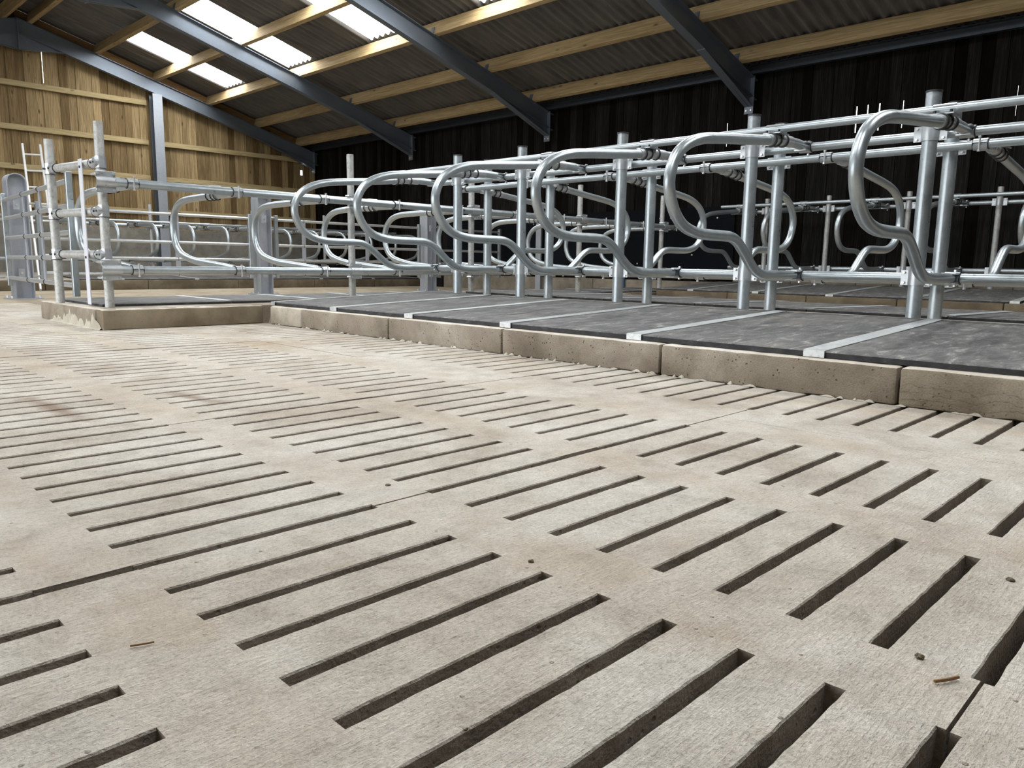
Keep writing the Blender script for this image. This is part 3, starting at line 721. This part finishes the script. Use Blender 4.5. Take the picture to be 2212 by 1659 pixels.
# ---------------------------------------------------------------- end frame of the crosswise row
ef = empty('end_frame', (1.85, 5.80, ZK)); tag(ef, 'galvanised end frame of two posts, three cross tubes and an upright flat bar', 'end frame')
p1 = Vector((0, 0, 0)); p2 = Vector((-.11, .75, 0))
for p, zt in ((p1, 1.396), (p2, 1.34)):
    MB().use(M_dpost).tube([p+Vector((0, 0, .001)), p+Vector((0, 0, zt-ZK))], .031, 20).build('frame_post', None, ef, 40)
d = (p2-p1).normalized()
for z in (1.126, .80, .503):
    zz = z-ZK
    MB().use(M_dpost).tube([p1+d*.03+Vector((0, 0, zz)), p2-d*.03+Vector((0, 0, zz))], .029, 18).build('cross_tube', None, ef, 40)
    for p, s in ((p1, 1), (p2, -1)):
        k = MB().use(M_clamp); k.tube([p+Vector((0, 0, zz-.04)), p+Vector((0, 0, zz+.04))], .036, 18)
        k.tube([p+d*s*.03+Vector((0, 0, zz)), p+d*s*.11+Vector((0, 0, zz))], .034, 18)
        if s > 0: k.tube([p+Vector((-.045, 0, zz)), p+Vector((-.02, 0, zz))], .034, 18)
        k.use(M_wire); k.ring(p+d*s*.11+Vector((0, 0, zz)), d, .0335, .003, 16); k.ring(p+Vector((0, 0, zz-.04)), (0, 0, 1), .0355, .0025, 16)
        k.tube([p+Vector((-.05, 0, zz)), p+Vector((-.02, 0, zz))], .007, 8); k.tube([p+d*s*.06+Vector((-.042, 0, zz)), p+d*s*.06+Vector((0, 0, zz))], .007, 8)
        k.build('tube_clamp', None, ef, 40)
for z in (.992, .398):
    k = MB().use(M_clamp); zz = z-ZK
    k.shell((0, -.08, zz), (1, 0, 0), .0295, .005, .13, -PI*.5, PI*.5, (0, -1, 0), 12)
    for dz in (-1, 1): k.cbox((-.065, -.084, zz+(.033 if dz > 0 else -.072)), (.065, -.076, zz+(.072 if dz > 0 else -.033)), .003)
    pc = k.build('rail_clamp', None, ef, 40)
    for dxx in (-.05, .05):
        for dz in (-.055, .055): MB().use(M_bolt).tube([(dxx, -.095, zz+dz), (dxx, .04, zz+dz)], .008, 8).build('clamp_bolt', None, pc, 40)
fbx = p1+d*.21
k = MB().use(M_flat); k.cbox((fbx.x-.040, fbx.y-.034, .012), (fbx.x-.032, fbx.y+.034, 1.16-ZK), .0015); k.use(M_wire)
for z in (1.126, .503): k.tube([(fbx.x-.046, fbx.y-.004, z-ZK-.02), (fbx.x-.038, fbx.y-.004, z-ZK-.02)], .009, 8)
k.build('flat_bar', None, ef, 30)

# ---------------------------------------------------------------- rolled steel gate posts
def make_hpost():
    root = empty('gate_post'); hw2, dp, t, hh = .10, .10, .011, 1.36
    k = MB().use(M_hpost); R = hw2; n = 10
    arc = [(-hw2, 0), (-hw2, hh-.03)]+[(-R*math.cos(PI*i/n), hh-.03+.085*math.sin(PI*i/n)) for i in range(1, n)]+[(hw2, hh-.03), (hw2, 0)]
    k.prism(arc, 1, -.004, .004); k.build('post_web', None, root, 20)
    k = MB().use(M_hpost)
    outer = arc; inner = [(-hw2+t, 0), (-hw2+t, hh-.03)]+[(-(R-t)*math.cos(PI*i/n), hh-.03+(.085-t)*math.sin(PI*i/n)) for i in range(1, n)]+[(hw2-t, hh-.03), (hw2-t, 0)]
    for i in range(len(outer)-1):
        a, b2, c, d2 = outer[i], outer[i+1], inner[i+1], inner[i]
        n0 = k.pts([(p[0], -dp, p[1]) for p in (a, b2, c, d2)]); n1 = k.pts([(p[0], dp, p[1]) for p in (a, b2, c, d2)])
        k.face((n0, n0+1, n0+2, n0+3)); k.face((n1, n1+3, n1+2, n1+1)); k.face((n0, n1, n1+1, n0+1)); k.face((n0+3, n0+2, n1+2, n1+3))
    k.build('post_flange', None, root, 25)
    k = MB().use(M_hpost); k.box((-.17, -.14, 0), (.17, .14, .012)); k.build('base_plate', None, root, 0)
    for sx in (-.14, .14):
        for sy in (-.11, .11): MB().use(M_bolt).tube([(sx, sy, .012), (sx, sy, .04)], .012, 8).build('anchor_bolt', None, root, 30)
    for z in (1.06, .30):
        k = MB().use(M_hpost); k.box((-.06, -.14, z-.05), (.0, -.1, z+.05)); k.use(M_bolt); k.tube([(-.03, -.15, z), (-.03, -.1, z)], .014, 8); k.build('gate_bracket', None, root, 20)
    return root
hp = make_hpost()
for x, lb in ((2.36, 'arched-top rolled steel gate post by the ladder at the left'), (5.36, 'rolled steel gate post standing between the first and second crosswise loops'), (8.40, 'rolled steel gate post seen behind the near row loops')):
    place(hp, (x, 10.3, 0), 0, lb, 'gate post', 'rolled steel gate posts')

# ---------------------------------------------------------------- gates
def make_gate(name, p0, p1, zs, ups, r, label, stile=.05, ext=(.06, .06)):
    a, b2 = Vector((p0[0], p0[1], 0)), Vector((p1[0], p1[1], 0)); Lg = (b2-a).length
    root = empty(name, a, math.atan2(b2.y-a.y, b2.x-a.x)); tag(root, label, 'gate', 'tubular gates')
    for z in zs:
        MB().use(M_clamp).tube([(.02, 0, z), (Lg*.5, 0, z), (Lg-.02, 0, z)], r, 14).build('gate_bar', None, root, 50)
    for f in ups:
        k = MB().use(M_hpost); k.cbox((Lg*f-.03, -.008, zs[0]-.01), (Lg*f+.03, .008, zs[-1]+.01), .002); k.use(M_wire)
        for z in zs: k.ring((Lg*f, 0, z), (1, 0, 0), r+.003, .003, 12)
        k.build('upright', None, root, 30)
    for x in (0, Lg):
        MB().use(M_tube).cbox((x-stile/2, -stile/2, zs[0]-ext[0]), (x+stile/2, stile/2, zs[-1]+ext[1]), .004).build('stile', None, root, 30)
    k = MB().use(M_clamp)
    for z in (zs[0]-.03, zs[-1]+.03): k.tube([(-.09, 0, z), (0, 0, z)], .014, 10)
    k.build('hinge_pin', None, root, 30)
    return root
make_gate('tubular_gate', (2.2, 10.12), (2.0, 7.06), (.25, .475, .685, .90, 1.10), (.36, .62), .021, 'five-bar galvanised gate swung towards the end frame', .05, (.09, .07))
zz5 = (.29, .486, .70, 1.06)
make_gate('tubular_gate', (2.57, 10.3), (5.18, 10.3), zz5, (.61,), .02, 'far four-bar gate between the arched-top post and the next gate post')
make_gate('tubular_gate', (5.58, 10.3), (8.20, 10.3), zz5, (.17, .60), .02, 'far four-bar gate seen behind the loops of the near row')
make_gate('tubular_gate', (8.64, 10.3), (10.1, 10.3), zz5, (.5,), .02, 'far dark gate between the last gate post and the dark wall')
make_gate('tubular_gate', (2.1, 10.3), (-1.0, 10.3), (.28, .42, .56, .72, .9, 1.08), (.5,), .018, 'far gate cut off by the left edge of the picture')

# ---------------------------------------------------------------- ladder
ld = empty('ladder', (3.2, 12.5, 0)); tag(ld, 'aluminium ladder leaning at the far left in front of the gable boards', 'ladder')
bl, br, tl, tr = Vector((-.12, .0, .02)), Vector((.12, .0, .02)), Vector((.05, 1.05, 2.15)), Vector((.285, 1.05, 2.16))
for a, b2 in ((bl, tl), (br, tr)):
    q = (b2-a).to_track_quat('Z', 'Y').to_matrix().to_4x4()
    MB().use(M_alu).cbox((-.014, -.035, 0), (.014, .035, (b2-a).length), .004, Matrix.Translation(a) @ q).build('ladder_stile', None, ld, 30)
for i in range(1, 9):
    t = i/8.6; MB().use(M_alu).tube([bl.lerp(tl, t), br.lerp(tr, t)], .014, 10).build('rung', None, ld, 40)

# ---------------------------------------------------------------- portal frames
RIDGE = 4.1
RZ = lambda x: 4.772-.282*abs(x-RIDGE)        # top of rafter
def beam_pt(x, dz): return (x, RZ(x)+dz)
def make_rafter(y, label, gable=False):
    root = empty('portal_rafter', (4.0, y, 0)); tag(root, label, 'rafter', 'steel portal rafters')
    def web(k, pts, t=.004):
        k.prism([(x-4, z) for x, z in pts], 1, -t, t)
    def flange(k, a, b2, wd=.06, t=.010):
        (xa, za), (xb, zb) = a, b2
        k.prism([(xa-4, za-t/2), (xb-4, zb-t/2), (xb-4, zb+t/2), (xa-4, za+t/2)], 1, -wd, wd)
    D = .255; xs = (WALLX-.06, -2.3)
    k = MB().use(M_steel)
    for xe in xs: web(k, [beam_pt(RIDGE, 0), beam_pt(xe, 0), beam_pt(xe, -D), beam_pt(RIDGE, -D)])
    k.build('rafter_web', None, root, 0)
    k = MB().use(M_steel)
    for xe in xs: flange(k, beam_pt(RIDGE, 0), beam_pt(xe, 0)); flange(k, beam_pt(RIDGE, -D), beam_pt(xe, -D))
    k.build('rafter_flange', None, root, 0)
    k = MB().use(M_steel); xh, xe = 8.83, WALLX-.16; zl = 2.69
    web(k, [beam_pt(xh, -D), beam_pt(xe, -D), (xe, zl), (xe-.05, zl)]); flange(k, beam_pt(xh, -D-.004), (xe-.01, zl))
    k.box((xe-4, -.065, zl-.10), (xe-4+.014, .065, RZ(xe)+.02))
    k.build('haunch', None, root, 0)
    k = MB().use(M_bolt)
    for sy in (-.035, .035): k.tube([(xe-4-.012, sy, zl-.055), (xe-4, sy, zl-.055)], .012, 8)
    k.use(M_steel).box((xe-4-.003, -.065, zl-.10), (xe-4, .065, zl-.012)); k.build('end_plate', None, root, 30)
    k = MB().use(M_steel); web(k, [beam_pt(4.85, -D), (4.15, RZ(4.15)-D-.27), (4.05, RZ(4.05)-D-.27), beam_pt(3.35, -D), beam_pt(RIDGE, -D)])
    flange(k, beam_pt(4.85, -D), (4.1, RZ(4.1)-D-.27)); flange(k, beam_pt(3.35, -D), (4.1, RZ(4.1)-D-.27))
    k.box((.088, -.065, RZ(4.1)-D-.29), (.112, .065, RZ(4.1)-.01)); k.build('ridge_plate', None, root, 0)
    return root
for y, lb in ((16.80, 'grey steel rafter against the gable boards'), (13.0, 'bright-sided steel rafter second from the gable, between two rows of roof lights'), (9.2, 'dark steel rafter third from the gable'), (5.43, 'dark steel rafter nearest the camera, with a long haunch plate'), (1.6, 'steel rafter beyond the right edge')):
    if y > 2: make_rafter(y, lb)

# ---------------------------------------------------------------- purlins
PX = [9.75, 8.72, 7.62, 6.52, 5.42, 4.30, 3.90]
plab = ['tan timber purlin lowest on the roof, along the top of the dark wall', 'tan timber purlin second up from the dark wall', 'tan timber purlin third up, below the roof lights',
        'tan timber purlin fourth up, crossing the row of roof lights', 'tan timber purlin fifth up, above the roof lights', 'timber purlin just right of the roof ridge', 'timber purlin just left of the roof ridge',
        ]
SL = math.atan(.282)
for x, lb in zip(PX, plab):
    s = SL if x > RIDGE else -SL
    Mx = Matrix.Translation((x, 0, RZ(x)+.008)) @ Matrix.Rotation(s, 4, 'Y')
    o = MB().use(M_purlin).cbox((-.0375, -3.2, 0), (.0375, GABY-.103, .195), .003, Mx).build('timber_purlin', None, None, 20)
    tag(o, lb, 'purlin', 'timber purlins')
    k = MB().use(M_steel)
    for y in (13.0, 9.2, 5.43):
        k.box((-.046 if x > RIDGE else .038, y-.035, .0), (-.038 if x > RIDGE else .046, y+.035, .11), Mx)
    k.build('cleat', None, o, 0)
o = MB().use(M_eaves).prism([(10.08, 3.10), (10.08, 3.19), (10.0, 3.19), (10.0, 3.196), (10.09, 3.196), (10.09, 3.105), (10.16, 3.105), (10.16, 3.10)], 1, -3, GABY-.1).build('eaves_beam', None, None, 0)
tag(o, 'dark steel eaves beam along the top of the dark board wall', 'beam')
k = MB().use(M_verge); k.prism([beam_pt(10.2, .01), beam_pt(RIDGE, .01), beam_pt(RIDGE, .19), beam_pt(10.2, .19)], 1, GABY-.10, GABY-.04)
o = k.build('verge_timber', None, None, 0); tag(o, 'dark brown sloping timber along the top of the gable', 'timber')

# ---------------------------------------------------------------- roof sheets and clear sheets
def corr(k, x0, x1, y0, y1, dz, nx=4):
    ny = max(4, int((y1-y0)/.0182)); xs = [x0+(x1-x0)*i/nx for i in range(nx+1)]
    n = k.pts([(x, y0+(y1-y0)*j/ny, RZ(x)+.258+dz+.028*math.cos(2*PI*(y0+(y1-y0)*j/ny)/.146)) for x in xs for j in range(ny+1)])
    for i in range(nx):
        for j in range(ny): k.face((n+i*(ny+1)+j, n+(i+1)*(ny+1)+j, n+(i+1)*(ny+1)+j+1, n+i*(ny+1)+j+1))
YR0, YR1 = -3.2, 17.8
sky_y = [(14.02+1.09-2.585*i, 14.02+1.09-2.585*i+.84) for i in range(7)]
k = MB().use(M_roof)
for side in (1, -1):
    X = lambda x: x if side > 0 else 2*RIDGE-x
    def band(a, b2, ya, yb, dz=0, nx=2):
        a, b2 = X(a), X(b2); corr(k, min(a, b2), max(a, b2), ya, yb, dz, nx)
    band(RIDGE, 5.60, YR0, YR1); band(7.60, 10.6, YR0, YR1, -.012, 3)
    cur = YR1
    for a, b2 in sky_y:
        if side < 0 and a > 14: continue
        band(5.59, 7.64, b2, cur, -.004); cur = a
    band(5.59, 7.64, YR0, cur, -.004)
struct(k.build('ceiling', None, None, 60, False), 'dark corrugated roof sheets seen from below')
sl = ['roof light nearest the gable', 'roof light second from the gable', 'roof light third from the gable', 'roof light fourth from the gable, cut by the top edge']
q = 0
for side in (1, -1):
    for i, (a, b2) in enumerate(sky_y):
        if side < 0 and a > 14: continue
        k = MB().use(M_skylight); x0, x1 = (5.59, 7.64) if side > 0 else (2*RIDGE-7.64, 2*RIDGE-5.59)
        corr(k, x0, x1, a, b2, -.004, 2); q += 1
        struct(k.build(f'window_{q}', None, None, 60, False), (sl[i] if side > 0 and i < 4 else 'clear corrugated roof light'))

# ---------------------------------------------------------------- dark board wall
k = MB().use(M_dark); y = -3.22; i = 0
slits = {4.02: .022, 3.88: .02, 3.74: .022, 3.46: .014, 2.25: .024, 7.71: .018, 5.84: .02, 7.35: .012}
sl_y = sorted(slits)
while y < GABY:
    wd = .14; off = .008*(i % 2)+random.uniform(0, .004); z0 = 0.0
    x0 = WALLX+off
    sl = [s for s in sl_y if y <= s < y+wd]
    y1 = y+wd-.005
    if sl:
        s = sl[0]; g = slits[s]
        k.box((x0, y, z0), (x0+.03, y1, 2.21), None); k.box((x0, y, 2.54), (x0+.03, y1, 3.55))
        k.box((x0, y, 2.21), (x0+.03, s-g/2, 2.54)); k.box((x0, s+g/2, 2.21), (x0+.03, y1, 2.54))
    else:
        k.box((x0, y, z0), (x0+.03, y1, 3.55))
    # backing lath over each joint, left open only at the slits
    k.box((WALLX+.036, y-.02, z0), (WALLX+.05, y+.02, 3.55)); y += wd; i += 1
struct(k.build('wall_right', None, None, 0), 'dark vertical board wall along the right')
k = MB().use(M_block); yy = -3.2
while yy < 12:
    L2 = .44 if yy < 5.5 else 1.3
    k.cbox((WALLX-.03, yy, 0), (WALLX+.12, yy+L2-.006, .30 if yy < 5.4 else .262), .006); yy += L2
struct(k.build('trim_1', None, None, 0), 'low concrete upstand under the dark wall')
k = MB().use(M_black); k.box((WALLX-.02, 5.62, .30), (WALLX-.006, 12.0, 1.36)); o = k.build('black_sheet', None, None, 0)
tag(o, 'black sheet panel fixed along the foot of the dark board wall', 'panel')
k = MB().use(M_bolt)
for yy, zz in ((6.9, 1.22), (6.7, 1.22), (8.0, 1.23), (5.9, 1.2), (7.1, .62), (7.3, .52), (6.3, .66), (9.6, 1.2)): k.tube([(WALLX-.024, yy, zz), (WALLX-.018, yy, zz)], .012, 8)
k.build('fixing_screw', None, o, 0)  # pale metal discs standing in for dots of light at screw holes
k = MB().use(M_blue); k.tube([(WALLX-.06, 7.52, .02), (WALLX-.06, 7.52, .30), (WALLX-.06, 7.5, .42)], .016, 10); tag(k.build('water_pipe', None, None, 40), 'short blue water pipe rising at the black sheet', 'pipe')
for y, lb in ((9.38, 'dark wall column beside the far dark gate'), ):
    k = MB().use(M_hpost); k.box((WALLX-.13, y-.06, 0), (WALLX-.12, y+.06, 1.25)); k.box((WALLX-.12, y-.005, 0), (WALLX-.03, y+.005, 1.25)); tag(k.build('wall_column', None, None, 0), lb, 'column')

# ---------------------------------------------------------------- gable wall
k = MB().use(M_gable); x = -2.465; i = 0
gsl = {4.52: (3.75, 4.35, .012), 8.28: (2.2, 2.8, .006), 8.52: (2.0, 2.82, .006), 8.9: (1.5, 2.8, .006)}
while x < WALLX+.05:
    wd = .145; off = .012*(i % 2)+random.uniform(0, .004); x1 = min(x+wd-.001, WALLX+.05); yb0 = GABY+off
    top = lambda xx: RZ(xx)+.225
    sl = [s for s in gsl if x <= s < x+wd]
    def piece(a, b2, z0, z1=None):
        ta, tb = (top(a), top(b2)) if z1 is None else (z1, z1)
        k.prism([(a, z0), (b2, z0), (b2, tb), (a, ta)], 1, yb0, yb0+.022)
    if sl:
        s = sl[0]; za, zb, g = gsl[s]; piece(x, x1, 1.10, za); piece(x, s-g/2, za, zb); piece(s+g/2, x1, za, zb); piece(x, x1, zb)
    elif x > 9.82 and x < 9.97:
        piece(x, x1, 1.10, 2.54); piece(x, x1, 2.66); piece(x, x+.05, 2.54, 2.66); piece(x+.115, x1, 2.54, 2.66)
    else: piece(x, x1, 1.10)
    x += wd; i += 1
struct(k.build('wall_back', None, None, 0), 'tan vertical boards of the gable wall')
k = MB().use(M_panel)
for a, b2 in ((-2.4, 1.4), (1.41, 6.48), (6.5, WALLX)):
    for z0, z1 in ((0, 1.115),): k.cbox((a, GABY-.04, z0), (b2, GABY+.06, z1), .006)
struct(k.build('trim_2', None, None, 0), 'grey concrete panels along the foot of the gable')
for z, segs, lb in ((3.66, ((-2.3, 6.36),), 'highest'), (2.875, ((-2.3, 6.36), (6.60, 9.9)), 'second'), (2.16, ((-2.3, 6.36), (6.60, WALLX-.1)), 'third'), (1.47, ((-2.3, 6.36), (6.60, WALLX-.1)), 'lowest')):
    for j, (a, b2) in enumerate(segs):
        o = MB().use(M_rail).cbox((a, GABY-.075, z-.05), (b2, GABY-.002, z+.05), .003).build('cladding_rail', None, None, 0)
        tag(o, f'{lb} timber rail from the top across the gable boards, {"left" if j == 0 else "right"} of the steel column' if lb != 'highest' else 'highest timber rail across the gable boards', 'timber rail', 'cladding rails on the gable')
st = empty('gable_column', (6.5, GABY-.2, 0)); tag(st, 'grey steel column standing against the gable boards', 'column')
MB().use(M_col).box((-.095, -.10, 0), (.095, -.09, 3.83)).build('column_flange', None, st, 0)
MB().use(M_col).box((-.006, -.09, 0), (.006, .09, 3.83)).build('column_web', None, st, 0)
MB().use(M_steel).box((-.095, .09, 0), (.095, .10, 3.83)).build('column_flange', None, st, 0)

# far end wall behind the camera keeps that side dim, as the closed barn does
k = MB().use(M_dark); k.box((-2.4, -3.3, 0), (WALLX+.05, -3.2, 5.0)); struct(k.build('wall_front', None, None, 0), 'dark end wall behind the viewer')
k = MB().use(M_gable)
for a, b2 in ((-3.3, OPEN0), (OPEN1, GABY)): k.box((-2.42, a, 0), (-2.36, b2, 3.2))
k.box((-2.42, OPEN0, OPENZ), (-2.36, OPEN1, 3.2))
struct(k.build('wall_left', None, None, 0), 'boarded long side with a wide open doorway, out of the picture')

# ---------------------------------------------------------------- small debris on the slats
def lump(name, loc, size, label, cat, M, flat=.5):
    bm = bmesh.new(); bmesh.ops.create_icosphere(bm, subdivisions=2, radius=1)
    k = MB().use(M)
    for v in bm.verts:
        f = 1+random.uniform(-.28, .28); v.co = Vector((v.co.x*f*size*random.uniform(.8, 1.1), v.co.y*f*size, max(-.25, v.co.z)*f*size*flat))
    bm.verts.index_update(); k.pts([v.co+Vector((loc[0], loc[1], size*flat*.22)) for v in bm.verts])
    for f in bm.faces: k.face([v.index for v in f.verts])
    bm.free(); tag(k.build(name, None, None, 0), label, cat)
lump('dirt_lump', (1.353, .232), .006, 'dark crumb of dirt near the right edge of the slats', 'dirt', M_dirt)
lump('dirt_lump', (.988, .254), .005, 'dark crumb of dirt left of the twig at the lower right', 'dirt', M_dirt, .8)
lump('dirt_lump', (.95, 1.304), .006, 'dark crumb lying at a slot end in the middle of the floor', 'dirt', M_dirt)
lump('dirt_lump', (.863, .798), .005, 'dark crumb between two slot ends in the centre', 'dirt', M_dirt)
MB().use(M_straw).tube([(.935, .222, .003), (.950, .212, .0035), (.966, .205, .003)], .002, 6).build('twig', None, None, 40)
tag(bpy.data.objects['twig'], 'thin brown twig lying on the slats at the lower right', 'twig')
MB().use(M_straw).tube([(.30, .95, .002), (.31, .943, .003), (.325, .940, .002)], .0012, 6).build('straw', None, None, 40)
tag(bpy.data.objects['straw'], 'short straw lying on the slats at the lower left', 'straw')
